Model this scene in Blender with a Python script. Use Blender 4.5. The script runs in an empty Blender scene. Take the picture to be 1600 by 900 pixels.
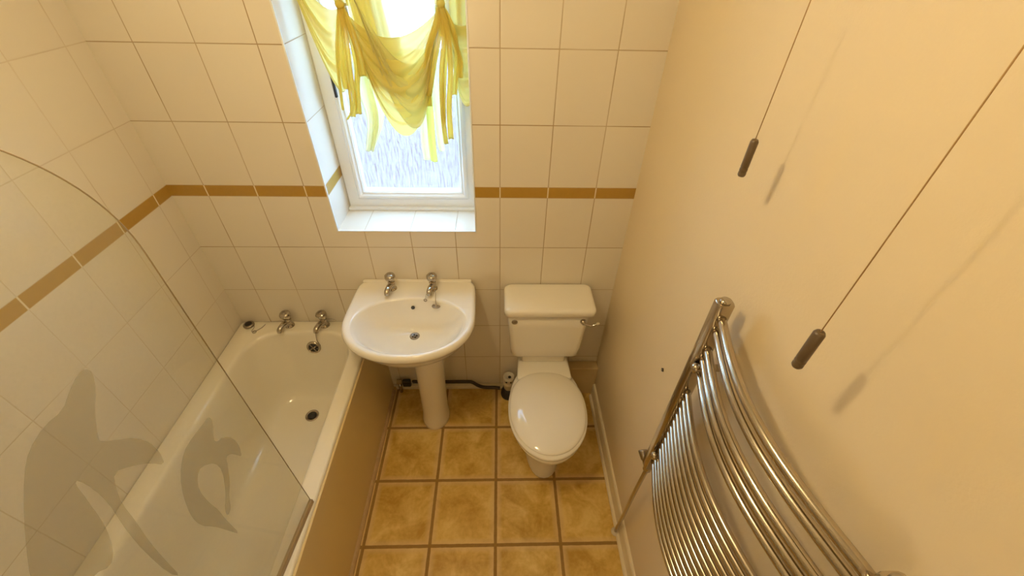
import bpy, bmesh, math, random
from mathutils import Vector, Matrix, geometry
random.seed(7)
S = bpy.context.scene
COL = S.collection
PI = math.pi

# ------------------------------------------------------------------ camera
cp, sp = math.cos(-.701), math.sin(-.701)
cr, sr = math.cos(-.0247), math.sin(-.0247)
ca, sa = math.cos(.0379), math.sin(.0379)
def cam_dir(x, y, d):
    x, y = cr * x + sr * y, -sr * x + cr * y
    Y = cp * d - sp * y; Zz = sp * d + cp * y
    return Vector((ca * x + sa * Y, -sa * x + ca * Y, Zz))
cd = bpy.data.cameras.new('camera'); cam = bpy.data.objects.new('camera', cd); COL.objects.link(cam)
Rm = Matrix((cam_dir(1, 0, 0), cam_dir(0, 1, 0), -cam_dir(0, 0, 1))).transposed().to_4x4()
cam.matrix_world = Matrix.Translation((-.0005, -1.5877, 2.1353)) @ Rm
cd.sensor_fit = 'HORIZONTAL'; cd.sensor_width = 36; cd.lens = 652.97 / 1600 * 36
cd.clip_start = .02
S.camera = cam

# ------------------------------------------------------------------ light and exposure
S.view_settings.view_transform = 'Standard'; S.view_settings.look = 'None'
S.view_settings.gamma = 1; S.view_settings.use_curve_mapping = False
S.view_settings.exposure = 0.62
W = bpy.data.worlds.new('daylight'); S.world = W; W.use_nodes = True
wb = W.node_tree.nodes['Background']
wb.inputs[0].default_value = (.40, .69, 1.0, 1); wb.inputs[1].default_value = 7.0
LAMP_AT = (-.42, -.98, 2.455); LAMP_COLOR = (1.0, .785, .43); LAMP_STRENGTH = 192; LAMP_R = .042; ADDED_FILL = 6  # last value: strength of the fill light added behind the camera

XR, XL, ZT, BH, TH = .568, -1.348, 1.3381, .0472, .2536
CEIL = 2.54; YF = -2.45
WX0, WX1, WZ0, WZ1 = -.715, -.107, 1.124, 2.3       # window opening

# ------------------------------------------------------------------ helpers
def tag(o, label=None, cat=None, group=None, kind=None):
    for k, v in (('label', label), ('category', cat), ('group', group), ('kind', kind)):
        if v: o[k] = v
    return o
def empty(name, loc, label, cat, group=None, rz=0):
    o = bpy.data.objects.new(name, None); COL.objects.link(o); o.location = loc; o.rotation_euler.z = rz
    o.empty_display_size = .05
    return tag(o, label, cat, group)
def link(name, me, mat, parent=None, smooth=True, world=False):
    o = bpy.data.objects.new(name, me); COL.objects.link(o)
    if mat: me.materials.append(mat)
    if smooth:
        for p in me.polygons: p.use_smooth = True
    if parent:
        o.parent = parent
        if world:                                    # geometry given in world coordinates
            o.matrix_parent_inverse = (Matrix.Translation(parent.location) @ Matrix.Rotation(parent.rotation_euler.z, 4, 'Z')).inverted()
    return o
def out(name, bm, mat, parent=None, smooth=True, world=True, auto=None):
    bmesh.ops.recalc_face_normals(bm, faces=bm.faces)
    me = bpy.data.meshes.new(name); bm.to_mesh(me); bm.free()
    o = link(name, me, mat, parent, smooth, world)
    if auto:
        try: me.set_sharp_from_angle(angle=math.radians(auto))
        except Exception: pass
    return o
def loft(rings, cap0=True, cap1=True, closed=True, bm=None):
    bm = bm or bmesh.new()
    vs = [[bm.verts.new(p) for p in r] for r in rings]
    n = len(rings[0])
    for a, b in zip(vs, vs[1:]):
        for i in range(n if closed else n - 1):
            j = (i + 1) % n
            bm.faces.new((a[i], a[j], b[j], b[i]))
    if cap0: bm.faces.new(vs[0][::-1])
    if cap1: bm.faces.new(vs[-1])
    return bm
def box(bm, x0, x1, y0, y1, z0, z1, bev=0, seg=2):
    b = bmesh.new()
    bmesh.ops.create_cube(b, size=1)
    for v in b.verts:
        v.co = Vector(((x0 + x1) / 2 + v.co.x * (x1 - x0), (y0 + y1) / 2 + v.co.y * (y1 - y0), (z0 + z1) / 2 + v.co.z * (z1 - z0)))
    if bev: bmesh.ops.bevel(b, geom=b.edges[:], offset=bev, segments=seg, affect='EDGES', profile=.5)
    merge(bm, b)
    return bm
def merge(bm, b, M=None):
    if M: b.transform(M)
    me = bpy.data.meshes.new('tmp'); b.to_mesh(me); b.free(); bm.from_mesh(me); bpy.data.meshes.remove(me)
def catmull(pts, per=8):
    P = [Vector(p) for p in pts]
    if len(P) < 3: return P
    Q = [P[0] * 2 - P[1]] + P + [P[-1] * 2 - P[-2]]
    o = []
    for i in range(1, len(Q) - 2):
        for k in range(per):
            t = k / per
            a, b, c, d = Q[i - 1], Q[i], Q[i + 1], Q[i + 2]
            o.append(.5 * ((2 * b) + (c - a) * t + (2 * a - 5 * b + 4 * c - d) * t * t + (3 * b - a - 3 * c + d) * t ** 3))
    o.append(P[-1]); return o
def tube(pts, r, n=14, bm=None, smooth_path=True, per=8, caps=True):
    path = catmull(pts, per) if smooth_path else [Vector(p) for p in pts]
    rs = r if isinstance(r, (list, tuple)) else None
    bm = bm or bmesh.new()
    T0 = (path[1] - path[0]).normalized()
    up = Vector((0, 0, 1)) if abs(T0.z) < .9 else Vector((1, 0, 0))
    N = T0.cross(up).normalized()
    rings = []
    m = len(path)
    for i, p in enumerate(path):
        T = (path[min(i + 1, m - 1)] - path[max(i - 1, 0)]).normalized()
        N = (N - T * N.dot(T)).normalized(); B = T.cross(N)
        f = i / (m - 1)
        if rs:
            k = f * (len(rs) - 1); a = int(min(k, len(rs) - 2)); rad = rs[a] + (rs[a + 1] - rs[a]) * (k - a)
        else: rad = r
        rings.append([p + rad * (math.cos(2 * PI * j / n) * N + math.sin(2 * PI * j / n) * B) for j in range(n)])
    b = loft(rings, caps, caps)
    merge(bm, b); return bm
def lathe(prof, n=32, bm=None, M=None):
    bm = bm or bmesh.new()
    rings = [[(max(r, .0002) * math.cos(2 * PI * j / n), max(r, .0002) * math.sin(2 * PI * j / n), z) for j in range(n)] for r, z in prof]
    merge(bm, loft(rings), M); return bm
def rrect(x0, x1, y0, y1, r, z, nc=10, ns=6):
    """rounded rectangle ring, same point count whatever the size"""
    r = min(r, (x1 - x0) / 2 - .001, (y1 - y0) / 2 - .001)
    cs = [(x1 - r, y1 - r, 0), (x0 + r, y1 - r, PI / 2), (x0 + r, y0 + r, PI), (x1 - r, y0 + r, 3 * PI / 2)]
    pts = []
    for i, (cx, cy, a) in enumerate(cs):
        for k in range(nc + 1):
            t = a + PI / 2 * k / nc; pts.append((cx + r * math.cos(t), cy + r * math.sin(t), z))
        nx, ny, na = cs[(i + 1) % 4]
        q = (nx + r * math.cos(na), ny + r * math.sin(na)); p = pts[-1]
        for k in range(1, ns):
            f = k / ns; pts.append((p[0] + (q[0] - p[0]) * f, p[1] + (q[1] - p[1]) * f, z))
    return pts
def align(p, d):
    return Matrix.Translation(p) @ Vector((0, 0, 1)).rotation_difference(Vector(d).normalized()).to_matrix().to_4x4()

# ------------------------------------------------------------------ materials
class NT:
    def __init__(s, name):
        s.m = bpy.data.materials.new(name); s.m.use_nodes = True; s.t = s.m.node_tree; s.n = s.t.nodes
        s.n.clear(); s.out = s.n.new('ShaderNodeOutputMaterial')
    def node(s, kind, **k):
        nd = s.n.new(kind)
        for a, b in k.items(): setattr(nd, a, b)
        return nd
    def put(s, sock, v):
        if isinstance(v, bpy.types.NodeSocket): s.t.links.new(v, sock)
        elif v is not None:
            if isinstance(v, tuple) and len(v) == 3 and len(sock.default_value) == 4: v = (*v, 1)
            sock.default_value = v
    def math(s, op, a, b=None, c=None, clamp=False):
        nd = s.node('ShaderNodeMath', operation=op, use_clamp=clamp)
        for i, v in enumerate((a, b, c)):
            if v is not None: s.put(nd.inputs[i], v)
        return nd.outputs[0]
    def mix(s, f, a, b):
        nd = s.node('ShaderNodeMix', data_type='RGBA')
        s.put(nd.inputs['Factor'], f); s.put(nd.inputs[6], a); s.put(nd.inputs[7], b)
        return nd.outputs[2]
    def pos(s):
        g = s.node('ShaderNodeNewGeometry'); x = s.node('ShaderNodeSeparateXYZ'); s.t.links.new(g.outputs['Position'], x.inputs[0])
        s.P = g.outputs['Position']; return x.outputs
    def noise(s, scale, detail=3, vec=None, rough=.5, dist=0):
        nd = s.node('ShaderNodeTexNoise'); nd.inputs['Scale'].default_value = scale; nd.inputs['Detail'].default_value = detail
        nd.inputs['Roughness'].default_value = rough; nd.inputs['Distortion'].default_value = dist
        if vec is None:
            vec = s.node('ShaderNodeNewGeometry').outputs['Position']
        s.t.links.new(vec, nd.inputs['Vector']); return nd.outputs[0]
    def ramp(s, f, stops):
        nd = s.node('ShaderNodeValToRGB'); s.put(nd.inputs[0], f)
        while len(nd.color_ramp.elements) < len(stops): nd.color_ramp.elements.new(.5)
        for e, (p, c) in zip(nd.color_ramp.elements, stops): e.position = p; e.color = (*c, 1)
        return nd.outputs[0]
    def bump(s, h, strength=.2, dist=.002):
        nd = s.node('ShaderNodeBump'); nd.inputs['Strength'].default_value = strength; nd.inputs['Distance'].default_value = dist
        s.put(nd.inputs['Height'], h); return nd.outputs[0]
    def bsdf(s, color, rough=.5, metal=0, normal=None, spec=None, coat=None):
        b = s.node('ShaderNodeBsdfPrincipled'); s.put(b.inputs['Base Color'], color); s.put(b.inputs['Roughness'], rough)
        b.inputs['Metallic'].default_value = metal
        if normal is not None: s.put(b.inputs['Normal'], normal)
        if spec is not None: b.inputs['Specular IOR Level'].default_value = spec
        if coat: b.inputs['Coat Weight'].default_value = coat; b.inputs['Coat Roughness'].default_value = .05
        return b.outputs[0]
    def fin(s, sh): s.t.links.new(sh, s.out.inputs[0]); return s.m
    def wrapd(s, c, off, per):                   # distance to the nearest line of a family
        f = s.math('FRACT', s.math('ADD', s.math('DIVIDE', s.math('SUBTRACT', c, off), per), .5))
        return s.math('MULTIPLY', s.math('ABSOLUTE', s.math('SUBTRACT', f, .5)), per)
    def line(s, d, hw, soft=.0008):              # 1 on the line
        nd = s.node('ShaderNodeMapRange'); s.put(nd.inputs[0], d)
        nd.inputs[1].default_value = hw; nd.inputs[2].default_value = hw + soft; nd.inputs[3].default_value = 1; nd.inputs[4].default_value = 0
        return nd.outputs[0]

def plain(name, color, rough=.5, metal=0, bump=None, vary=None, coat=None):
    t = NT(name); c = (*color, 1); nrm = None
    if vary: c = t.mix(t.math('MULTIPLY', t.noise(vary[0], 3), vary[1]), color, tuple(x * vary[2] for x in color))
    if bump: nrm = t.bump(t.noise(bump[0], 4), bump[1], bump[2])
    return t.fin(t.bsdf(c, rough, metal, nrm, coat=coat))

def wall_tiles(name, axis, off, per=.2, faint=1.0):
    t = NT(name); x = t.pos(); c = x[axis]; z = x[2]
    above = t.math('GREATER_THAN', z, ZT - BH / 2)
    zoff = t.math('ADD', ZT - BH, t.math('MULTIPLY', above, BH))
    dz = t.wrapd(z, zoff, TH); dc = t.wrapd(c, off, per)
    border = t.math('MULTIPLY', t.math('GREATER_THAN', z, ZT - BH), t.math('LESS_THAN', z, ZT))
    lz = t.line(dz, .0013); lc = t.line(dc, .0013)
    inb = t.math('MULTIPLY', border, t.line(dc, .0022))
    grout = t.math('MAXIMUM', lz, lc)
    # the grout is dirtier in some places than others
    dirt = t.noise(2.2, 2)
    gcol = t.ramp(dirt, [(.32, (.62, .52, .38)), (.62, (.36, .24, .11))])
    grout_f = t.math('MULTIPLY', grout, faint)
    # each tile a trace different
    ix = t.math('FLOOR', t.math('DIVIDE', t.math('SUBTRACT', c, off), per)); iz = t.math('FLOOR', t.math('DIVIDE', t.math('SUBTRACT', z, zoff), TH))
    wn = t.node('ShaderNodeTexWhiteNoise', noise_dimensions='2D'); cv = t.node('ShaderNodeCombineXYZ')
    t.put(cv.inputs[0], ix); t.put(cv.inputs[1], iz); t.t.links.new(cv.outputs[0], wn.inputs['Vector'])
    tile = t.mix(wn.outputs[0], (.80, .735, .625), (.775, .705, .595))
    bcol = t.mix(t.noise(60, 3), (.47, .275, .05), (.41, .235, .04))
    col = t.mix(border, tile, bcol)
    col = t.mix(t.math('MULTIPLY', grout_f, t.math('SUBTRACT', 1, border)), col, gcol)
    col = t.mix(inb, col, (.78, .66, .44))
    pillow = t.math('MINIMUM', t.math('MINIMUM', dz, dc), .004)
    h = t.math('ADD', t.math('MULTIPLY', pillow, 120), t.math('MULTIPLY', t.noise(9, 2), .25))
    r = t.math('ADD', .17, t.math('MULTIPLY', grout, .5))
    return t.fin(t.bsdf(col, r, 0, t.bump(h, .25, .003)))

def floor_tiles():
    t = NT('floor_tiles'); x = t.pos()
    dx = t.wrapd(x[0], -.0207, .30); dy = t.wrapd(x[1], -.2838, .30)
    d = t.math('MINIMUM', dx, dy)
    wob = t.math('MULTIPLY', t.math('SUBTRACT', t.noise(35, 2), .5), .003)
    g = t.line(t.math('ADD', d, wob), .0062, .0018)
    big = t.noise(8, 4, rough=.6, dist=.6); fine = t.noise(60, 4)
    base = t.ramp(t.math('ADD', t.math('MULTIPLY', big, .8), t.math('MULTIPLY', fine, .2)),
                  [(.36, (.50, .29, .045)), (.5, (.66, .43, .105)), (.64, (.80, .58, .20))])
    edge = t.line(d, .011, .022)
    base = t.mix(t.math('MULTIPLY', edge, .62), base, (.74, .54, .27))
    col = t.mix(g, base, t.mix(fine, (.27, .145, .03), (.36, .21, .06)))
    h = t.math('ADD', t.math('MULTIPLY', t.math('SUBTRACT', 1, g), 1), t.math('MULTIPLY', big, .35))
    return t.fin(t.bsdf(col, t.math('ADD', .34, t.math('MULTIPLY', g, .4)), 0, t.bump(h, .35, .003)))

M = {}
M['tile_back'] = wall_tiles('back_wall_tiles', 0, 0.0)
M['tile_left'] = wall_tiles('left_wall_tiles', 1, -.0838, faint=.55)
M['floor'] = floor_tiles()
M['paint'] = plain('cream_wall_paint', (.80, .66, .44), .55, bump=(170, .35, .0012), vary=(3, .3, .95))
M['ceiling'] = plain('ceiling_paint', (.84, .80, .72), .8, bump=(120, .2, .001))
M['ware'] = plain('glazed_ware', (.88, .83, .74), .08, vary=(4, .3, .97))
M['acrylic'] = plain('bath_acrylic', (.86, .80, .67), .12, vary=(4, .3, .97))
M['panel'] = plain('bath_panel', (.76, .60, .31), .32, vary=(5, .4, .93))
M['gloss'] = plain('gloss_trim', (.86, .75, .54), .35, vary=(18, .6, .88))
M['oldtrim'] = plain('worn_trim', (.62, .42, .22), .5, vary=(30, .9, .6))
M['chrome'] = plain('chrome', (.52, .47, .40), .11, 1, vary=(30, .5, .85))
M['dull'] = plain('dull_chrome', (.42, .36, .29), .28, 1, vary=(60, .7, .6))
M['steel'] = plain('radiator_chrome', (.50, .44, .36), .15, 1)
M['upvc'] = plain('white_upvc', (.84, .86, .88), .25)
M['black'] = plain('black_rubber', (.022, .018, .016), .5)
M['pipe'] = plain('dark_pipe', (.045, .028, .018), .45)
M['plastic'] = plain('old_white_plastic', (.72, .64, .50), .35, vary=(40, .6, .7))
M['wood'] = plain('pull_handle', (.15, .10, .055), .38, bump=(90, .3, .001), vary=(60, .8, .6))
M['cord'] = plain('pull_cord', (.50, .31, .13), .8)
M['boxing'] = plain('boxing_paint', (.70, .54, .29), .45, vary=(10, .6, .85))
M['seal'] = plain('screen_seal', (.36, .26, .14), .4)
M['paving'] = plain('outside_paving', (.135, .070, .054), .9, vary=(2, .5, .85))

def m_glass():
    t = NT('screen_glass')
    tr = t.node('ShaderNodeBsdfTransparent'); tr.inputs[0].default_value = (.95, .95, .91, 1)
    gl = t.node('ShaderNodeBsdfGlossy'); gl.inputs['Roughness'].default_value = .03
    fr = t.node('ShaderNodeLayerWeight'); fr.inputs[0].default_value = .5
    fac = t.math('ADD', .025, t.math('MULTIPLY', t.math('POWER', fr.outputs['Facing'], 5), .7))
    df = t.node('ShaderNodeBsdfDiffuse'); df.inputs[0].default_value = (.75, .72, .64, 1)
    m1 = t.node('ShaderNodeMixShader'); t.put(m1.inputs[0], t.math('ADD', .05, t.math('MULTIPLY', t.noise(180, 3), .07)))
    t.t.links.new(tr.outputs[0], m1.inputs[1]); t.t.links.new(df.outputs[0], m1.inputs[2])
    m2 = t.node('ShaderNodeMixShader'); t.put(m2.inputs[0], fac)
    t.t.links.new(m1.outputs[0], m2.inputs[1]); t.t.links.new(gl.outputs[0], m2.inputs[2])
    return t.fin(m2.outputs[0])
def m_film(name, color, a, trans=.5):
    t = NT(name)
    tr = t.node('ShaderNodeBsdfTransparent')
    df = t.node('ShaderNodeBsdfDiffuse'); df.inputs[0].default_value = (*color, 1)
    tl = t.node('ShaderNodeBsdfTranslucent'); tl.inputs[0].default_value = (*color, 1)
    m1 = t.node('ShaderNodeMixShader'); m1.inputs[0].default_value = trans
    t.t.links.new(df.outputs[0], m1.inputs[1]); t.t.links.new(tl.outputs[0], m1.inputs[2])
    m2 = t.node('ShaderNodeMixShader'); m2.inputs[0].default_value = a
    t.t.links.new(tr.outputs[0], m2.inputs[1]); t.t.links.new(m1.outputs[0], m2.inputs[2])
    return t.fin(m2.outputs[0])
def m_obscure():
    t = NT('obscured_glass')
    g = t.node('ShaderNodeNewGeometry'); mp = t.node('ShaderNodeMapping'); mp.inputs['Scale'].default_value = (1, 1, .13)
    mp.inputs['Rotation'].default_value = (0, .12, 0)
    t.t.links.new(g.outputs['Position'], mp.inputs[0])
    n = t.noise(150, 3, mp.outputs[0], .65, .5)
    nrm = t.bump(n, .9, .004)
    tl = t.node('ShaderNodeBsdfTranslucent'); tl.inputs[0].default_value = (.90, .74, .78, 1)
    tr = t.node('ShaderNodeBsdfTransparent'); tr.inputs[0].default_value = (.94, .95, .98, 1)
    gl = t.node('ShaderNodeBsdfGlossy'); gl.inputs['Roughness'].default_value = .12
    t.put(tl.inputs['Normal'], nrm); t.put(gl.inputs['Normal'], nrm)
    m1 = t.node('ShaderNodeMixShader'); t.put(m1.inputs[0], t.ramp(n, [(.36, (.0, .0, .0)), (.68, (.17, .17, .17))]))
    t.t.links.new(tr.outputs[0], m1.inputs[1]); t.t.links.new(tl.outputs[0], m1.inputs[2])
    m2 = t.node('ShaderNodeMixShader'); m2.inputs[0].default_value = .06
    t.t.links.new(m1.outputs[0], m2.inputs[1]); t.t.links.new(gl.outputs[0], m2.inputs[2])
    return t.fin(m2.outputs[0])
M['glass'] = m_glass(); M['obscure'] = m_obscure()
M['etch'] = m_film('etched_frost', (.50, .46, .36), .26, .35)
M['sheer'] = m_film('sheer_yellow', (.88, .78, .34), .82, .6)
M['sheer_pale'] = m_film('sheer_pale_yellow', (.88, .84, .50), .70, .6)
M['satin'] = m_film('satin_yellow', (.87, .75, .22), .88, .55)
M['lime'] = m_film('lime_yellow', (.86, .84, .30), .85, .6)
def m_lamp():
    t = NT('lamp_glow'); e = t.node('ShaderNodeEmission'); e.inputs[0].default_value = (*LAMP_COLOR, 1); e.inputs[1].default_value = LAMP_STRENGTH
    return t.fin(e.outputs[0])
M['lamp'] = m_lamp()

# ------------------------------------------------------------------ room
def slab(name, boxes, mat):
    bm = bmesh.new()
    for b in boxes: box(bm, *b)
    return tag(out(name, bm, mat, smooth=False), kind='structure')
slab('floor', [(XL - .1, XR + .1, YF - .1, .3, -.08, 0)], M['floor'])
slab('ceiling', [(XL - .1, XR + .1, YF - .1, .3, CEIL, CEIL + .08)], M['ceiling'])
slab('wall_back', [(XL - .1, WX0, 0, .28, 0, CEIL), (WX1, XR + .1, 0, .28, 0, CEIL), (WX0, WX1, 0, .28, 0, WZ0), (WX0, WX1, 0, .28, WZ1, CEIL)], M['tile_back'])
slab('wall_left', [(XL - .1, XL, YF, 0, 0, CEIL)], M['tile_left'])
slab('wall_right', [(XR, XR + .1, YF, 0, 0, CEIL)], M['paint'])
slab('wall_front', [(XL - .1, XR + .1, YF - .1, YF, 0, CEIL)], M['paint'])
slab('ground_outside', [(-6, 6, .6, 12, -.5, -.4)], M['paving'])
# white bead round the tiled reveal
bm = bmesh.new()
box(bm, WX0 - .003, WX0 + .003, -.003, .004, WZ0, WZ1, .0012); box(bm, WX1 - .003, WX1 + .003, -.003, .004, WZ0, WZ1, .0012)
box(bm, WX0 - .003, WX1 + .003, -.003, .005, WZ0 - .003, WZ0 + .002, .0012)
tag(out('trim_1', bm, M['upvc'], smooth=False), kind='structure')

# skirting along the right wall, with a quarter round at its foot
def sweep_y(name, prof, y0, y1, mat, parent=None):
    bm = loft([[(x, y, z) for x, z in prof] for y in (y0, y1)])
    return out(name, bm, mat, parent, smooth=False)
prof = [(XR, 0), (XR, .098), (XR - .006, .098), (XR - .011, .092), (XR - .013, .082), (XR - .0135, .0), ]
o = tag(sweep_y('baseboard_right', prof, YF, -.062, M['gloss']), kind='structure')
q = [(XR - .0135, 0), (XR - .0135, .013)] + [(XR - .0135 - .014 * math.sin(a), .013 * math.cos(a)) for a in [PI / 8 * k for k in range(1, 4)]] + [(XR - .0275, 0)]
tag(sweep_y('trim_2', q, YF, -.075, M['gloss']), kind='structure')
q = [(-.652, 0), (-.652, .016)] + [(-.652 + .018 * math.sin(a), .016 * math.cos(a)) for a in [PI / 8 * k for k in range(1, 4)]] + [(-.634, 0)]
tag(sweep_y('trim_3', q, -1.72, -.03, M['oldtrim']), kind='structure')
bm = bmesh.new(); box(bm, -.632, .34, -.022, 0, 0, .03, .004)
tag(out('baseboard_back', bm, M['gloss'], smooth=False), kind='structure')

# window
win = bpy.data.objects.new('window_1', None); COL.objects.link(win); win.location = ((WX0 + WX1) / 2, .2, WZ0); win['kind'] = 'structure'
def frame(name, x0, x1, z0, z1, w, y0, y1, bev, mat, parent, drop=0):
    # mitred frame as one loft of four corners
    prof = [(0, y0 + bev), (bev, y0), (w - bev * 1.6, y0), (w, y0 + bev * 1.6), (w, y1), (0, y1)]
    rings = []
    for k, y in prof:
        rings.append([(x0 + k, y, z0 + k + 0), (x1 - k, y, z0 + k), (x1 - k, y, z1 - k), (x0 + k, y, z1 - k)])
    rings.append(rings[0])
    bm = loft(rings, False, False)
    bmesh.ops.remove_doubles(bm, verts=bm.verts, dist=1e-5)
    return out(name, bm, mat, parent, smooth=False)
frame('window_frame', WX0, WX1, WZ0, WZ1, .062, .2, .27, .006, M['upvc'], win)
frame('sash', WX0 + .052, WX1 - .04, WZ0 + .054, WZ1 - .05, .030, .188, .25, .008, M['upvc'], win)
frame('glazing_bead', WX0 + .076, WX1 - .064, WZ0 + .078, WZ1 - .074, .012, .196, .22, .004, M['upvc'], win)
bm = bmesh.new(); box(bm, WX0 + .08, WX1 - .066, .212, .218, WZ0 + .08, WZ1 - .076)
out('glass_pane', bm, M['obscure'], win, smooth=False)
bm = bmesh.new(); box(bm, WX0, WX1, .178, .2, WZ0, WZ0 + .014, .003)
out('sill_bead', bm, M['upvc'], win, smooth=False)
bm = bmesh.new(); box(bm, WX0 + .062, WX0 + .072, .176, .19, 1.63, 1.72, .003)
out('window_catch', bm, M['black'], win, smooth=False)

# low painted boxing behind the toilet
bm = bmesh.new(); box(bm, .335, XR - .001, -.06, -.0005, .0005, .235, .004)
o = tag(out('pipe_boxing', bm, M['boxing'], smooth=False), 'low cream painted pipe boxing in the corner behind the toilet', 'boxing')

# ------------------------------------------------------------------ bath
bath = empty('bathtub', (-1.0, -.85, 0), 'cream bathtub with cream side panel along the tiled left wall', 'bathtub')
X0, X1, Y0, Y1 = XL + .002, -.664, -1.70, -.002
R = lambda x0, x1, y0, y1, r, z: rrect(x0, x1, y0, y1, r, z, 12, 8)
rings = [R(X0, X1, Y0, Y1, .02, .535), R(X0, X1, Y0, Y1, .02, .560), R(X0 + .002, X1 - .002, Y0 + .002, Y1 - .002, .02, .567), R(X0 + .008, X1 - .008, Y0 + .008, Y1 - .008, .02, .570)]
rings += [R(-1.272, -.722, -1.62, -.068, .165, .570), R(-1.265, -.729, -1.61, -.075, .16, .5675), R(-1.258, -.737, -1.60, -.082, .16, .560), R(-1.253, -.743, -1.59, -.087, .155, .545)]
for f in (.2, .4, .6, .75, .86):
    rings.append(R(-1.253 + .058 * f, -.743 - .058 * f, -1.59 + .26 * f, -.087 - .085 * f, .155, .545 - .345 * f))
rings += [R(-1.185, -.812, -1.30, -.19, .15, .212), R(-1.165, -.832, -1.26, -.21, .14, .193), R(-1.13, -.868, -1.2, -.245, .12, .182), R(-1.05, -.95, -1.0, -.32, .05, .178)]
bm = loft(rings, False, True)
tub = out('tub', bm, M['acrylic'], bath)
# side panel leans a little outwards at the floor
bm = bmesh.new()
b = bmesh.new(); box(b, -.668, -.656, -1.70, -.004, .001, .553)
for v in b.verts:
    if v.co.z < .1: v.co.x += .006
merge(bm, b); box(bm, -.672, -.6645, -1.70, -.004, .528, .5515)
out('side_panel', bm, M['panel'], bath, smooth=False)
bm = lathe([(.034, .0), (.034, .003), (.030, .005), (.026, .002), (.010, -.001), (.0, -.001)], 28, M=Matrix.Translation((-.99, -.315, .179)))
wst = out('waste', bm, M['dull'], bath)
bm = lathe([(.022, .0035), (.022, .0045), (.0, .0045)], 24, M=Matrix.Translation((-.99, -.315, .1785)))
out('waste_hole', bm, M['black'], wst)
ov = align((-.968, -.103, .478), (0, -.97, .24))
bm = lathe([(.036, -.002), (.036, .004), (.032, .009), (.027, .009), (.025, .004), (.0, .004)], 32, M=ov)
ovf = out('overflow_ring', bm, M['chrome'], bath)
bm = lathe([(.0245, .0045), (.024, .007), (.0, .007)], 24, M=ov)
out('overflow_grille', bm, M['black'], ovf)
bm = bmesh.new(); bb = bmesh.new(); box(bb, -.024, .024, -.0025, .0025, .007, .0095); box(bb, -.0025, .0025, -.024, .024, .007, .0095); merge(bm, bb, ov @ Matrix.Rotation(.6, 4, 'Z'))
out('overflow_cross', bm, M['dull'], ovf, smooth=False)

# plug with its chain on the corner of the bath
pl = empty('bath_plug', (-1.295, -.035, .57), 'dark bath plug with loose thin chain on the far left corner of the bath', 'plug')
bm = lathe([(.022, .0), (.026, .004), (.027, .010), (.024, .014), (.018, .015), (.0, .013)], 28, M=Matrix.Translation((-1.292, -.038, .5705)))
out('stopper', bm, M['dull'], pl)
bm = lathe([(.017, .0155), (.016, .017), (.0, .0165)], 24, M=Matrix.Translation((-1.292, -.038, .5705)))
out('stopper_face', bm, M['black'], pl)
bm = tube([(-1.272, -.03, .584), (-1.262, -.05, .572), (-1.263, -.078, .572), (-1.25, -.082, .572), (-1.235, -.070, .572), (-1.22, -.05, .572), (-1.214, -.028, .572)], .0013, 6)
for k in range(10):
    a = 2 * PI * k / 10
bm = tube([(-1.246 + .009 * math.cos(2 * PI * k / 12), -.083 + .009 * math.sin(2 * PI * k / 12), .5725) for k in range(13)], .0014, 6, bm)
out('chain', bm, M['dull'], pl)

# ------------------------------------------------------------------ taps
def tap(loc, rz, scale, label, group, spout=.064):
    t = empty('pillar_tap', loc, label, 'tap', group, rz)
    s = scale
    bm = lathe([(.023 * s, 0), (.023 * s, .004 * s), (.019 * s, .008 * s), (.0155 * s, .014 * s), (.015 * s, .036 * s), (.018 * s, .042 * s), (.017 * s, .048 * s), (.012 * s, .054 * s)], 24)
    out('body', bm, M['chrome'], t, world=False)
    bm = tube([(0, .004 * s, .026 * s), (0, -.022 * s, .034 * s), (0, -.044 * s, .036 * s), (0, -spout * s, .030 * s), (0, -(spout + .006) * s, .017 * s)], [.0165 * s, .0155 * s, .0145 * s, .0135 * s, .0125 * s], 18)
    out('spout', bm, M['chrome'], t, world=False)
    Mh = align((0, .002 * s, .050 * s), (0, -.15, 1)) @ Matrix.Diagonal((1.15, 1.15, 1.0, 1))
    bm = lathe([(.009 * s, -.004 * s), (.014 * s, .0), (.0165 * s, .008 * s), (.021 * s, .018 * s), (.0235 * s, .028 * s), (.0225 * s, .037 * s), (.017 * s, .043 * s), (.008 * s, .0455 * s), (0, .046 * s)], 28, M=Mh)
    # shallow finger flutes round the head
    for v in bm.verts:
        w = Mh.inverted() @ v.co
        if w.z > .012 * s and w.z < .04 * s:
            a = math.atan2(w.y, w.x); f = 1 - .05 * (math.cos(7 * a) > .2)
            v.co = Mh @ Vector((w.x * f, w.y * f, w.z))
    h = out('tap_head', bm, M['chrome'], t, world=False)
    bm = lathe([(.0085 * s, .0455 * s), (.0085 * s, .047 * s), (0, .0475 * s)], 20, M=Mh)
    out('indicator', bm, M['dull'], h, world=False)
    return t
g = 'chrome pillar taps'
tap((-1.085, -.036, .5705), -.30, 1.0, 'left chrome bath tap nearer the plug in the corner', g)
bt = tap((-.905, -.036, .5705), -.30, 1.0, 'right chrome bath tap with overflow chain below its spout', g)
bm = tube([(.012, .004, .045), (.04, .006, .052), (.066, .006, .054), (.072, .006, .050)], .0016, 8)
out('chain_peg', bm, M['chrome'], bt, world=False)
LEDGE = .8475
tap((-.508, -.068, LEDGE), -.16, .93, 'left chrome basin tap on the basin ledge, with no chain', g)
tap((-.316, -.068, LEDGE), -.16, .93, 'right chrome basin tap on the basin ledge, with the sink chain', g)
# bath overflow chain
bm = tube([(-.921, -.118, .596), (-.922, -.128, .555), (-.915, -.13, .52), (-.930, -.123, .492), (-.944, -.12, .484)], .0022, 6)
tag(out('overflow_chain', bm, M['dull'], None), 'short dark curved chain between right bath tap and overflow ring', 'chain')

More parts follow.
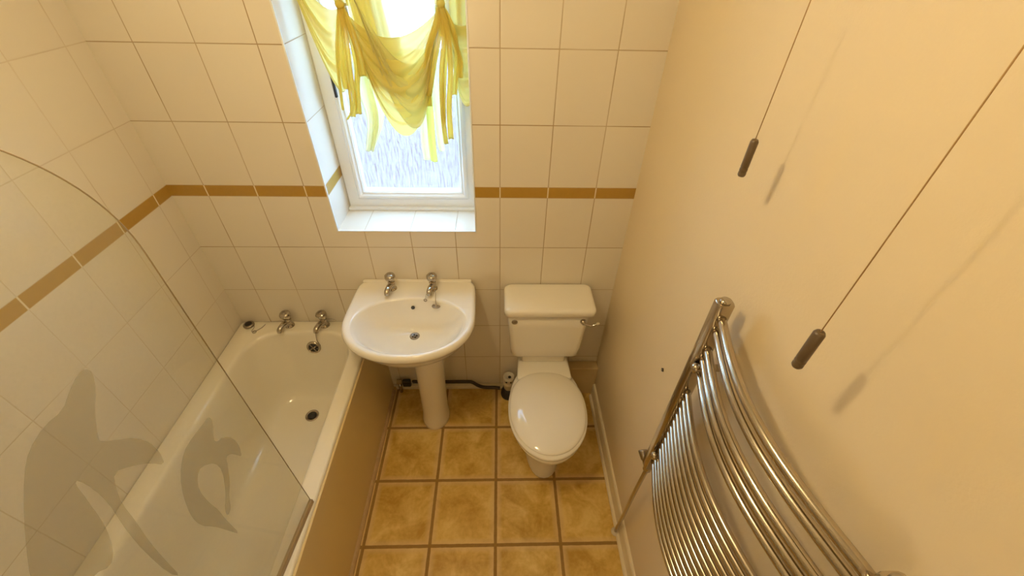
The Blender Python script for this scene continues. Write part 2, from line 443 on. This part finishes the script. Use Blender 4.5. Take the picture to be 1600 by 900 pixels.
# ------------------------------------------------------------------ basin
basin = empty('wash_basin', (-.397, -.25, 0), 'white pedestal washbasin under the window between bath and toilet', 'washbasin')
NB = 96
def outer(th, grow=0):
    """D shaped outline: straight back on the wall, elliptical front"""
    cx, cy = -.3975, -.262
    c, s = math.cos(th), math.sin(th)
    if s >= 0:                                  # back half: rectangle with round corners, sides drawing in a little
        hx, hy, n = .288 + grow, .260 + min(grow, 0), 14
        r = (abs(c / hx) ** n + abs(s / hy) ** n) ** (-1 / n)
        x = cx + r * c; y = cy + r * s
        x = cx + (x - cx) * (1 - .035 * max(0, (y - cy) / .258) ** 1.5)
    else:
        hx, hy, n = .288 + grow, .240 + grow, 2.15
        r = (abs(c / hx) ** n + abs(s / hy) ** n) ** (-1 / n)
        x = cx + r * c; y = cy + r * s
    return x, y
def ell(th, cx, cy, a, b, n=2.0, bb=None):
    c, s = math.cos(th), math.sin(th); h = bb if (bb and s > 0) else b
    r = (abs(c / a) ** n + abs(s / h) ** n) ** (-1 / n)
    return cx + r * c, cy + r * s
def ring(f, z): return [(*f(2 * PI * k / NB), z) for k in range(NB)]
def blend(f, g, k): return lambda th: tuple(a + (b - a) * k for a, b in zip(f(th), g(th)))
bowl0 = lambda th: ell(th, -.395, -.287, .246, .186, 2.12, .150)
drain = lambda th: ell(th, -.401, -.222, .022, .022)
under = lambda th: ell(th, -.38, -.20, .13, .15)
rings = [ring(lambda th: ell(th, -.38, -.20, .10, .12), .66), ring(under, .665)]
for k, z in ((.35, .685), (.6, .715), (.8, .75), (.93, .785), (1, .808)):
    rings.append(ring(blend(under, lambda th: outer(th, -.012), k), z))
rings += [ring(lambda th: outer(th, -.003), .818), ring(lambda th: outer(th, 0), .830), ring(lambda th: outer(th, -.003), .842), ring(lambda th: outer(th, -.010), .849), ring(lambda th: outer(th, -.020), .851)]
rings += [ring(blend(lambda th: outer(th, -.02), bowl0, .35), .8485), ring(blend(lambda th: outer(th, -.02), bowl0, .7), .8475), ring(blend(lambda th: outer(th, -.02), bowl0, .9), .8465)]
prof_b = [(0, .8440), (.03, .838), (.07, .824), (.13, .800), (.22, .768), (.34, .737), (.5, .712), (.68, .697), (.84, .689), (1, .684)]
for k, z in prof_b: rings.append(ring(blend(bowl0, drain, k), z))
bm = loft(rings, True, True)
for v in bm.verts:
    if v.co.y > -.0015: v.co.y = -.0015
out('bowl', bm, M['ware'], basin)
# raised lip along the wall edge of the ledge
bm = bmesh.new(); box(bm, -.660, -.137, -.022, -.0015, .838, .856, .007, 3)
out('splash_lip', bm, M['ware'], basin)
bm = bmesh.new()
rr = []
PX, PY = -.367, -.205
for z, a, b_ in ((.0, .074, .092), (.004, .077, .095), (.03, .076, .094), (.1, .070, .088), (.3, .070, .090), (.5, .074, .096), (.60, .080, .104), (.675, .090, .115)):
    rr.append([(PX + .012 * (z / .7) + a * math.cos(2 * PI * k / 40), PY + b_ * math.sin(2 * PI * k / 40), z + .0005) for k in range(40)])
out('pedestal', loft(rr), M['ware'], basin)
bm = lathe([(.023, -.001), (.023, .002), (.020, .003), (.016, .001), (.0, .001)], 28, M=Matrix.Translation((-.401, -.222, .6845)))
wd = out('waste', bm, M['dull'], basin)
bm = bmesh.new()
for k in range(4):
    a = PI / 2 * k + .4
    lathe([(.0045, .001), (.0045, .0022), (0, .0022)], 12, bm, Matrix.Translation((-.401 + .009 * math.cos(a), -.222 + .009 * math.sin(a), .6845)))
out('waste_holes', bm, M['black'], wd)
bm = lathe([(.0085, -.004), (.0085, .0015), (.006, .0025), (0, .0022)], 20, M=align((-.405, -.152, .803), (0, -.72, .62)))
out('overflow_hole', bm, M['black'], basin)

# basin plug on its chain
pc = empty('basin_plug_chain', (-.30, -.11, .85), 'thin chain with small flat plug hanging from the right basin tap', 'plug')
bm = tube([(-.304, -.085, .878), (-.298, -.12, .870), (-.296, -.148, .85), (-.296, -.156, .83)], .0014, 6)
tube([(-.325, -.10, .876), (-.338, -.125, .868), (-.343, -.140, .850)], .0013, 6, bm)
out('chain', bm, M['dull'], pc)
bm = tube([(-.344 + .0065 * math.cos(2 * PI * k / 12), -.144, .842 + .0075 * math.sin(2 * PI * k / 12)) for k in range(13)], .0018, 8)
out('ring', bm, M['dull'], pc)
bm = lathe([(.0, -.002), (.019, -.002), (.020, .001), (.017, .0035), (.004, .004), (.003, .012), (0, .012)], 24, M=align((-.295, -.160, .820), (.05, .12, 1)))
out('stopper', bm, M['dull'], pc)

# ------------------------------------------------------------------ toilet
toilet = empty('toilet', (.228, -.35, 0), 'white close-coupled toilet with its lid down beside the right wall', 'toilet')
TX = .2265
def egg(th, a, yb, yf, yc, n=2.0, cx=TX, nb=2.6):
    c, s = math.cos(th), math.sin(th)
    h = (yb - yc) if s >= 0 else (yc - yf); nn = nb if s >= 0 else n
    r = (abs(c / a) ** nn + abs(s / h) ** nn) ** (-1 / nn)
    return cx + r * c, yc + r * s
def er(z, *a, **k): return [(*egg(2 * PI * j / 72, *a, **k), z) for j in range(72)]
rr = [er(.0005, .094, -.13, -.580, -.33, n=2.4), er(.012, .096, -.13, -.583, -.33, n=2.4), er(.05, .090, -.13, -.573, -.33, n=2.3), er(.13, .084, -.12, -.568, -.34, n=2.2), er(.21, .092, -.12, -.592, -.36),
      er(.28, .125, -.13, -.635, -.40), er(.33, .160, -.14, -.675, -.42), er(.365, .178, -.15, -.694, -.435), er(.385, .183, -.16, -.698, -.44), er(.395, .179, -.165, -.694, -.44), er(.397, .16, -.18, -.665, -.44)]
out('pan', loft(rr), M['ware'], toilet)
# shelf that carries the cistern, narrowing towards it
bm = bmesh.new(); b = bmesh.new(); box(b, TX - .135, TX + .135, -.27, -.02, .30, .424, .012, 3)
for v in b.verts:
    f = (v.co.y + .27) / .25; v.co.x = TX + (v.co.x - TX) * (1.04 - .12 * f)
    if v.co.z < .33: v.co.x = TX + (v.co.x - TX) * .8
merge(bm, b); out('cistern_shelf', bm, M['ware'], toilet)
bm = bmesh.new(); box(bm, TX - .112, TX + .112, -.165, -.03, .42, .479, .012, 3)
out('coupling', bm, M['ware'], toilet)
rr = [er(.398, .176, -.235, -.683, -.45, nb=2.5), er(.4, .186, -.23, -.697, -.45, nb=2.5), er(.411, .187, -.228, -.699, -.45, nb=2.5), er(.417, .183, -.232, -.694, -.45, nb=2.5)]
out('seat', loft(rr), M['ware'], toilet)
rr = [er(.4175, .175, -.232, -.678, -.45, nb=2.5)] + [er(.4195 + .030 * math.sin(a) ** 1.15, .02 + .160 * math.cos(a), -.45 + .018 + .202 * math.cos(a), -.45 - .022 - .209 * math.cos(a), -.45, nb=2 + .5 * math.cos(a)) for a in [PI / 2 * k / 14 for k in range(15)]]
out('seat_lid', loft(rr), M['ware'], toilet)
for s in (-1, 1):
    bm = tube([(TX + s * .075 - .02, -.222, .412), (TX + s * .075 + .02, -.222, .412)], .010, 14, smooth_path=False)
    out('hinge', bm, M['ware'], toilet)
# cistern, tapering down
rr = []
for z, hx, y0, y1, r in ((.478, .150, -.165, -.03, .03), (.483, .166, -.178, -.016, .035), (.495, .174, -.186, -.010, .035), (.55, .179, -.189, -.006, .03), (.70, .188, -.192, -.004, .028), (.788, .192, -.194, -.004, .026)):
    rr.append(rrect(TX + .003 - hx, TX + .003 + hx, y0, y1, r, z))
out('cistern', loft(rr), M['ware'], toilet)
rr = []
for z, g_, r in ((.789, .004, .03), (.792, 0, .03), (.815, 0, .03), (.822, .003, .03), (.827, .009, .03), (.8295, .018, .025), (.8300, .04, .02), (.8302, .07, .01)):
    rr.append(rrect(TX + .007 - .214 + g_, TX + .007 + .214 - g_, -.208 + g_, -.004 - g_ * .6, r, z))
out('cistern_lid', loft(rr), M['ware'], toilet)
Mf = align((TX - .158, -.1925, .748), (0, -1, 0))
bm = lathe([(.014, 0), (.014, .003), (.010, .006), (.006, .006), (.0055, .004), (0, .004)], 24, M=Mf)
out('cover_button', bm, M['dull'], toilet)
Mf = align((TX + .165, -.1925, .752), (0, -1, 0))
bm = lathe([(.015, 0), (.015, .004), (.011, .010), (.008, .018), (0, .019)], 24, M=Mf)
lv = out('flush_lever', bm, M['chrome'], toilet)
bm = tube([(TX + .165, -.208, .752), (TX + .185, -.214, .746), (TX + .205, -.216, .745), (TX + .225, -.214, .753)], [.0055, .0045, .0045, .006], 12)
out('lever_arm', bm, M['chrome'], lv)
bm = lathe([(0, 0), (.006, .002), (.0065, .010), (.004, .015), (0, .016)], 16, M=align((TX + .224, -.214, .752), (1, .1, .35)))
out('lever_tip', bm, M['plastic'], lv)

# ------------------------------------------------------------------ pipes on the floor behind
bm = tube([(-.515, -.036, .096), (-.5, -.036, .095), (-.35, -.036, .092), (-.20, -.036, .092), (-.165, -.038, .088), (-.13, -.042, .062), (-.09, -.045, .048), (-.03, -.045, .045), (.0, -.05, .045)], .0105, 12)
tag(out('supply_pipe', bm, M['pipe']), 'dark pipe running low along the back wall behind the basin pedestal', 'pipe')
vs_ = empty('isolating_valve', (-.59, -.036, .095), 'small metal pipe joint low on the wall beside the bath panel', 'valve')
bm = tube([(-.612, -.036, .0965), (-.585, -.036, .096)], .016, 8, smooth_path=False)
out('nut', bm, M['chrome'], vs_, auto=30)
bm = tube([(-.598, -.036, .0), (-.598, -.036, .09)], .0105, 12, smooth_path=False)
out('riser', bm, M['chrome'], vs_)
bm = bmesh.new(); box(bm, -.578, -.53, -.05, -.023, .06, .11, .006)
out('clamp', bm, M['black'], vs_)
ft = empty('waste_fitting', (.052, -.062, 0), 'round white plastic pipe fitting standing on a black base left of the toilet', 'pipe fitting')
bm = lathe([(.040, .001), (.042, .01), (.040, .03), (.032, .042), (.030, .062), (.0, .064)], 28, M=Matrix.Translation((.052, -.062, 0)) @ Matrix.Diagonal((1.12, 1.12, 1.12, 1)))
out('black_collar', bm, M['black'], ft)
bm = lathe([(.022, .060), (.025, .064), (.026, .095), (.030, .100), (.030, .112), (.026, .115), (.024, .125), (.030, .131), (.0315, .150), (.029, .158), (.022, .160), (.020, .150), (.0, .150)], 32, M=Matrix.Translation((.052, -.062, 0)) @ Matrix.Diagonal((1.12, 1.12, 1.12, 1)))
cup = out('white_cap', bm, M['plastic'], ft)
bm = bmesh.new()
for k in range(4):
    a = -2.0 + k * .75
    lathe([(.0055, 0), (.0055, .003), (0, .003)], 10, bm, align((.052 + .034 * math.cos(a), -.062 + .034 * math.sin(a), .158), (math.cos(a), math.sin(a), 0)))
lathe([(.009, 0), (.009, .002), (0, .002)], 14, bm, Matrix.Translation((.056, -.064, .1685)))
out('cap_slots', bm, M['black'], cup)
bm = tube([(.440, -.085, .001), (.440, -.085, .02), (.435, -.08, .045), (.41, -.076, .052)], .013, 12)
tag(out('drain_stub', bm, M['pipe']), 'short dark pipe end on the floor by the boxing, right of the toilet', 'pipe')

# small dark fixing on the painted wall
wp = empty('wall_plug', (XR, -.671, .988), 'tiny dark diamond-shaped fixing on the cream wall between cistern and radiator', 'wall plug')
Mw = align((XR - .0005, -.671, .988), (-1, 0, 0))
bm = lathe([(.0085, 0), (.0085, .003), (.005, .0035), (0, .003)], 4, M=Mw); out('plate', bm, M['pipe'], wp, smooth=False)
bm = lathe([(.003, .003), (.003, .006), (0, .0062)], 10, M=Mw); out('screw', bm, M['dull'], wp)

# ------------------------------------------------------------------ towel radiator
rad = empty('towel_radiator', (.50, -1.165, .2), 'curved chrome ladder towel radiator on the right wall', 'towel radiator')
RY0, RY1, RX, ZB, ZTP = -.898, -1.436, .508, .762, 1.512
def upright(y):
    n = 20; rr = []
    def sec(z, k=1.0):
        p = []
        for j in range(n):
            t = 2 * PI * j / n; c, s = math.cos(t), math.sin(t)
            r = (abs(c / .0195) ** 4.5 + abs(s / .0165) ** 4.5) ** (-1 / 4.5)
            p.append((RX + r * c * k, y + r * s * k, z))
        return p
    o = out('upright', loft([sec(ZB, .9), sec(ZB + .002), sec(ZTP - .003), sec(ZTP, .93)]), M['steel'], rad, auto=40)
    bm = lathe([(.0125, -.001), (.0125, .004), (.010, .007), (0, .008)], 24, M=Matrix.Translation((RX, y, ZTP)))
    out('end_cap', bm, M['chrome'], o)
upright(RY0); upright(RY1)
zs = [1.472, 1.436, 1.370, 1.337, 1.303] + [1.200 - .032 * k for k in range(13)]
for z in zs:
    pts = []
    for k in range(25):
        f = k / 24; y = RY0 - .010 + (RY1 + .010 - RY0 + .010) * f
        pts.append((RX + .001 - .046 * math.sin(PI * f) ** 1.05, y, z))
    bm = tube(pts, .0102 if z > 1.25 else .0082, 16, smooth_path=False)
    out('rail', bm, M['steel'], rad)
for y in (RY0 - .004, RY1 + .03):
    for z in (1.318, .885):
        yy = y - .028 if y > -1.1 else y
        bm = tube([(RX + .004, yy, z), (XR - .002, yy, z)], .0095, 16, smooth_path=False)
        tube([(XR - .009, yy, z), (XR - .001, yy, z)], .017, 20, bm, False)
        br = out('wall_bracket', bm, M['steel'], rad)
        bm = lathe([(.007, -.006), (.013, .0), (.0135, .010), (.011, .016), (0, .018)], 20, M=align((RX - .012, yy, z), (-1, 0, 0)))
        bm2 = bm
        tube([(RX + .012, yy, z), (RX - .012, yy, z)], .006, 12, bm2, False)
        out('clamp_knob', bm2, M['chrome'], br)
# foot valve and pipe to the floor
bm = lathe([(.010, 0), (.014, .003), (.014, .022), (.011, .028), (.0, .029)], 20, M=Matrix.Translation((RX, RY0, ZB - .032)))
tube([(RX, RY0, ZB - .03), (RX, RY0, ZB + .004)], .009, 14, bm, False)
tube([(RX, RY0 + .004, ZB - .018), (RX - .004, RY0 + .026, ZB - .014)], .009, 14, bm, False)
vl = out('valve_body', bm, M['chrome'], rad)
bm = lathe([(.010, 0), (.013, .004), (.0165, .030), (.0155, .034), (0, .035)], 20, M=align((RX - .004, RY0 + .024, ZB - .014), (-.1, .85, .5)))
out('valve_cap', bm, M['dull'], vl)
bm = tube([(RX, RY0, ZB - .03), (.516, -.880, .5), (.532, -.855, .22), (.541, -.838, .03), (.541, -.838, .0008)], .0078, 14)
out('supply_pipe', bm, M['steel'], rad)
bm = lathe([(.009, .0), (.019, .0005), (.020, .005), (.014, .010), (.009, .012)], 24, M=Matrix.Translation((.541, -.838, .0006)))
out('pipe_collar', bm, M['plastic'], rad)

# ------------------------------------------------------------------ pull cords
def pull(x, y, ztop, zbot, label, r):
    t = empty('light_pull', (x, y, CEIL), label, 'pull cord', 'pull cords with brown handles')
    bm = tube([(x, y, CEIL - .02), (x, y, ztop - .003)], .0009, 8, smooth_path=False)
    out('cord', bm, M['cord'], t)
    h = ztop - zbot
    bm = lathe([(0, zbot), (r * .8, zbot), (r, zbot + .003), (r, zbot + .008), (r * .9, zbot + .0095), (r, zbot + .011), (r, zbot + .016), (r * .9, zbot + .0175), (r, zbot + .019), (r, ztop - .004), (r * .75, ztop), (.002, ztop)], 24, M=Matrix.Translation((x, y, 0)))
    out('handle', bm, M['wood'], t)
    bm = lathe([(0, CEIL - .025), (.02, CEIL - .024), (.03, CEIL - .012), (.032, CEIL - .0005), (0, CEIL - .0005)], 24, M=Matrix.Translation((x, y, 0)))
    out('switch_box', bm, M['upvc'], t)
pull(.480, -.817, 1.850, 1.777, 'brown cord handle hanging higher up, nearer the window wall', .0075)
pull(.470, -1.171, 1.699, 1.621, 'brown cord handle hanging lower, just above the towel radiator', .0085)

# ------------------------------------------------------------------ shower screen
def gx(y): return -.671 + .089 * (y + .913)
scr = empty('shower_screen', (-.70, -1.3, .57), 'clear glass shower screen with rounded top and frosted dolphins on the bath rim', 'shower screen')
GT = .0022
def glass_poly(name, outline, th, mat, off=0, parent=None):
    nrm = Vector((1, -.089, 0)).normalized()
    tri = geometry.tessellate_polygon([[Vector((y, z, 0)) for y, z in outline]])
    bm = bmesh.new()
    for s in (-1, 1):
        vs = [bm.verts.new(Vector((gx(y), y, z)) + nrm * (off + s * th)) for y, z in outline]
        for a in tri:
            try: bm.faces.new([vs[i] for i in a])
            except ValueError: pass
        if s == -1: first = vs
    n = len(outline)
    for i in range(n):
        bm.faces.new((first[i], first[(i + 1) % n], vs[(i + 1) % n], vs[i]))
    return out(name, bm, mat, parent or scr, smooth=False)
YE, ZTOP, RC = -.925, 2.012, .35
ol = [(-1.66, .584), (YE, .584)] + [(YE - RC + RC * math.cos(a), ZTOP - RC + RC * math.sin(a)) for a in [PI / 2 * k / 28 for k in range(29)]] + [(-1.66, ZTOP)]
gp = glass_poly('glass_panel', ol, GT, M['glass'])
# the polished edge of the sheet reads as a thin darker line
edge_pts = [(y, z) for y, z in ol[1:-1]]
bm = tube([(gx(y), y, z) for y, z in edge_pts], .0013, 8, smooth_path=False)
out('polished_edge', bm, M['seal'], scr)
bm = bmesh.new()
rr = [[(gx(y) + dx, y, z) for dx, z in ((-.006, .571), (.006, .571), (.0065, .590), (.004, .594), (-.004, .594), (-.0065, .590))] for y in (YE + .002, -1.66)]
out('bottom_seal', loft(rr), M['seal'], scr, smooth=False)
bm = bmesh.new(); box(bm, gx(-1.66) - .015, gx(-1.66) + .015, -1.695, -1.655, .5705, ZTOP, .004)
out('hinge_post', bm, M['chrome'], scr, smooth=False)
D1 = [(-1.128, 1.574), (-1.126, 1.557), (-1.14, 1.53), (-1.164, 1.502), (-1.189, 1.46), (-1.19, 1.449), (-1.171, 1.424), (-1.151, 1.396), (-1.14, 1.361), (-1.14, 1.325), (-1.15, 1.288), (-1.165, 1.327), (-1.189, 1.362), (-1.212, 1.384), (-1.228, 1.355), (-1.24, 1.321), (-1.248, 1.266), (-1.262, 1.196), (-1.272, 1.117), (-1.279, 1.046), (-1.286, 1.088), (-1.278, 1.192), (-1.268, 1.263), (-1.259, 1.306), (-1.25, 1.347), (-1.246, 1.394), (-1.249, 1.435), (-1.255, 1.432), (-1.261, 1.4), (-1.27, 1.355), (-1.279, 1.316), (-1.298, 1.268), (-1.319, 1.248), (-1.337, 1.273), (-1.359, 1.263), (-1.383, 1.359), (-1.36, 1.401), (-1.317, 1.466), (-1.279, 1.515), (-1.254, 1.538), (-1.221, 1.55), (-1.191, 1.546), (-1.165, 1.564), (-1.144, 1.574)]
D2 = [(-1.021, 1.267), (-1.023, 1.242), (-1.047, 1.207), (-1.044, 1.192), (-1.026, 1.184), (-1.008, 1.15), (-1.008, 1.106), (-1.02, 1.076), (-1.027, 1.099), (-1.036, 1.122), (-1.05, 1.133), (-1.061, 1.105), (-1.082, 1.064), (-1.105, 1.038), (-1.12, 1.004), (-1.137, 0.999), (-1.133, 1.023), (-1.104, 1.057), (-1.076, 1.114), (-1.077, 1.157), (-1.104, 1.191), (-1.124, 1.184), (-1.141, 1.151), (-1.144, 1.096), (-1.141, 1.045), (-1.145, 1.006), (-1.146, 0.905), (-1.16, 0.973), (-1.171, 1.027), (-1.188, 1.075), (-1.187, 1.126), (-1.169, 1.186), (-1.146, 1.231), (-1.111, 1.266), (-1.075, 1.27), (-1.043, 1.266)]
def rounder(p):
    q = [Vector((y, z, 0)) for y, z in p]; o = []
    n = len(q)
    for i in range(n):
        a, b = q[i], q[(i + 1) % n]; o += [a * .75 + b * .25, a * .25 + b * .75]
    return [(v.x, v.y) for v in o]
for D, lb in ((D1, 'large frosted leaping dolphin etched on the glass'), (D2, 'small frosted leaping dolphin etched on the glass')):
    d = glass_poly('etched_dolphin', rounder(D), .0003, M['etch'], GT + .0006); d['label'] = lb

# ------------------------------------------------------------------ blind
cur = empty('festoon_curtain', (-.41, .09, 2.2), 'gathered sheer yellow festoon curtain with hanging ties in the window recess', 'curtain')
def cloth(name, f, nu, nv, mat, th=.0006):
    bm = bmesh.new()
    vs = [[bm.verts.new(f(i / nu, j / nv)) for i in range(nu + 1)] for j in range(nv + 1)]
    for j in range(nv):
        for i in range(nu): bm.faces.new((vs[j][i], vs[j][i + 1], vs[j + 1][i + 1], vs[j + 1][i]))
    o = out(name, bm, mat, cur)
    md = o.modifiers.new('thickness', 'SOLIDIFY'); md.thickness = th
    return o
def swag(name, G0, G1, s0, s1, y0, belly, folds, mat, skew=.5, nu=56, nv=64, spread=.02, amp=.007, ph=0):
    def f(u, v):
        x = G0[0] + (G1[0] - G0[0]) * u; z = G0[1] + (G1[1] - G0[1]) * u
        k = math.log(.5) / math.log(skew); w = u ** k
        s = s0 + (s1 - s0) * v
        cat = 1 - abs(2 * w - 1) ** 2.1
        z -= s * cat
        # pleats fan out of the two gathering points
        e = math.sin(PI * u) ** .7
        rip = math.sin(2 * PI * folds * v + ph + .7 * math.sin(5 * u)) + .45 * math.sin(2 * PI * folds * 2.3 * v + 1.3 + ph)
        y = y0 - belly * e * (.35 + .65 * math.sin(PI * min(1, v * .85 + .1))) - amp * rip * (.35 + .65 * e)
        z += .006 * math.sin(2 * PI * folds * v + 1) * e
        x += spread * (v - .5) * math.cos(PI * u) * (1 - e)
        return (x, y, z)
    return cloth(name, f, nu, nv, mat)
def ribbon(name, pts, w0, w1, y, mat, wave=.006, nw=3, ph=0, nu=14):
    path = catmull([Vector((x, y, z)) for x, z in pts], 10); m = len(path) - 1
    def f(u, v):
        k = v * m; i = min(int(k), m - 1); p = path[i].lerp(path[i + 1], k - i)
        w = w0 + (w1 - w0) * v
        return (p.x + (u - .5) * w, p.y + wave * math.sin(2 * PI * nw * u + ph) * min(1, .3 + v) + .006 * math.sin(5 * v + ph), p.z)
    return cloth(name, f, nu, m, mat)
GA, GB = (-.519, 1.954), (-.193, 1.962)
ZR = 2.2
# header hanging from the rod: full at the left and right, drawn apart in the middle
def panel(name, xt0, xt1, xb0, xb1, zb, y, folds, mat, amp=.012):
    def f(u, v):
        a = xt0 + (xt1 - xt0) * u; b = xb0 + (xb1 - xb0) * u; e = v ** 1.3
        return (a + (b - a) * e, y + amp * math.sin(2 * PI * folds * u + 2 * v) * (1 - .5 * v), ZR + (zb - ZR) * v)
    return cloth(name, f, 60, 24, mat)
panel('header', -.70, -.50, -.545, -.505, 1.945, .10, 4, M['sheer'])
panel('header', -.235, -.113, -.215, -.115, 1.86, .105, 3, M['sheer'])
# flat strips that run from the rod into the middle swag
panel('fold_strip', -.51, -.44, -.47, -.385, 1.70, .072, 2, M['sheer'], .006)
panel('fold_strip', -.445, -.37, -.395, -.325, 1.68, .060, 2, M['sheer_pale'], .006)
panel('fold_strip', -.53, -.42, -.49, -.36, 1.72, .098, 4, M['sheer'], .008)
swag('swag', GA, GB, .10, .43, .085, .055, 4.5, M['sheer'], .46)
swag('swag', (-.49, 2.02), (-.205, 1.955), .20, .425, .062, .035, 3, M['sheer_pale'], .56, ph=1.5)
swag('swag', (-.708, 2.10), (-.530, 1.955), .06, .33, .10, .035, 3, M['sheer'], .66)
swag('swag', (-.195, 1.958), (-.040, 1.985), .08, .345, .10, .012, 3, M['sheer'], .46)
for o in list(cur.children):
    pass
# clip everything that would pass the right reveal
for o in cur.children:
    for v in o.data.vertices:
        if v.co.x > WX1 - .006: v.co.x = WX1 - .006 - .002 * math.sin(v.co.z * 90)
        if v.co.x < WX0 + .006: v.co.x = WX0 + .006
# tail hems hanging below the swags
ribbon('tail', [(-.500, 1.80), (-.51, 1.68), (-.50, 1.57), (-.535, 1.445)], .07, .035, .105, M['sheer_pale'], .006, 2)
ribbon('tail', [(-.47, 1.74), (-.475, 1.62), (-.49, 1.54), (-.53, 1.45)], .08, .02, .112, M['sheer_pale'], .006, 2, 1)
ribbon('tail', [(-.300, 1.78), (-.296, 1.62), (-.302, 1.50), (-.300, 1.418)], .035, .030, .085, M['sheer_pale'], .004, 1.5)
ribbon('tail', [(-.272, 1.80), (-.270, 1.62), (-.272, 1.50), (-.272, 1.412)], .030, .027, .080, M['lime'], .004, 1, 1)
ribbon('tail', [(-.245, 1.78), (-.24, 1.62), (-.240, 1.52), (-.238, 1.452)], .03, .024, .088, M['sheer_pale'], .004, 1, 2)
# bows
def bow(G, strips, y):
    bm = lathe([(0, -.013), (.011, -.010), (.015, 0), (.012, .010), (0, .014)], 18, M=Matrix.Translation((G[0], y, G[1])))
    out('knot', bm, M['satin'], cur)
    for i, (pts, w0, w1) in enumerate(strips):
        ribbon('tie_tail', [G] + pts, w0, w1, y - .004 * (i % 3) + .002 * i, M['satin'], .0035, 1.3, i * 1.7, 8)
bow(GA, [([(-.535, 1.88), (-.552, 1.78), (-.553, 1.70)], .016, .022), ([(-.527, 1.87), (-.540, 1.74), (-.553, 1.63), (-.578, 1.59)], .014, .010),
         ([(-.515, 1.87), (-.527, 1.75), (-.535, 1.66), (-.553, 1.60)], .016, .018), ([(-.505, 1.86), (-.505, 1.77), (-.520, 1.70), (-.530, 1.61)], .018, .020), ([(-.540, 1.90), (-.566, 1.80), (-.580, 1.68), (-.586, 1.625)], .012, .010),
         ([(-.500, 1.90), (-.487, 1.82), (-.490, 1.74)], .020, .030)], .045)
bow(GB, [([(-.205, 1.88), (-.235, 1.78), (-.262, 1.68)], .018, .024), ([(-.19, 1.87), (-.208, 1.75), (-.215, 1.60), (-.212, 1.50)], .016, .018),
         ([(-.175, 1.88), (-.175, 1.76), (-.190, 1.64), (-.192, 1.52)], .016, .022), ([(-.165, 1.88), (-.140, 1.80), (-.142, 1.74)], .016, .018), ([(-.185, 1.86), (-.195, 1.78), (-.205, 1.70), (-.215, 1.58)], .018, .016),
         ([(-.215, 1.90), (-.245, 1.83), (-.262, 1.74), (-.268, 1.64)], .02, .028), ([(-.160, 1.90), (-.150, 1.82), (-.160, 1.74), (-.168, 1.68)], .014, .018)], .045)
bm = tube([(WX0 + .001, .09, ZR + .005), (WX1 - .001, .09, ZR + .005)], .009, 16, smooth_path=False)
out('curtain_rod', bm, M['upvc'], cur)

# ------------------------------------------------------------------ lamp
lamp = empty('ceiling_lamp', (LAMP_AT[0], LAMP_AT[1], CEIL), 'round glowing ceiling lamp above the bathroom floor', 'lamp')
bm = lathe([(0, CEIL - .03), (.03, CEIL - .03), (.05, CEIL - .012), (.052, CEIL - .0005), (0, CEIL - .0005)], 32, M=Matrix.Translation((LAMP_AT[0], LAMP_AT[1], 0)))
out('lamp_base', bm, M['upvc'], lamp)
bm = bmesh.new(); bmesh.ops.create_uvsphere(bm, u_segments=32, v_segments=20, radius=LAMP_R); bm.transform(Matrix.Translation(LAMP_AT))
out('globe', bm, M['lamp'], lamp)

# fill light added behind the camera to even out the lower room
wl = empty('added_fill_light', (-.39, YF, 1.62), 'added round fill light on the wall facing the window', 'lamp')
Ml = align((-.39, YF, 1.62), (0, 1, 0))
out('lamp_base', lathe([(0, 0), (.15, 0), (.15, .02), (.13, .03), (0, .03)], 40, M=Ml), M['upvc'], wl)
t = NT('added_fill_glow'); e = t.node('ShaderNodeEmission'); e.inputs[0].default_value = (*LAMP_COLOR, 1); e.inputs[1].default_value = ADDED_FILL
out('globe', lathe([(.13, .03), (.135, .04), (.13, .06), (.10, .085), (.05, .10), (0, .103)], 40, M=Ml), t.fin(e.outputs[0]), wl)
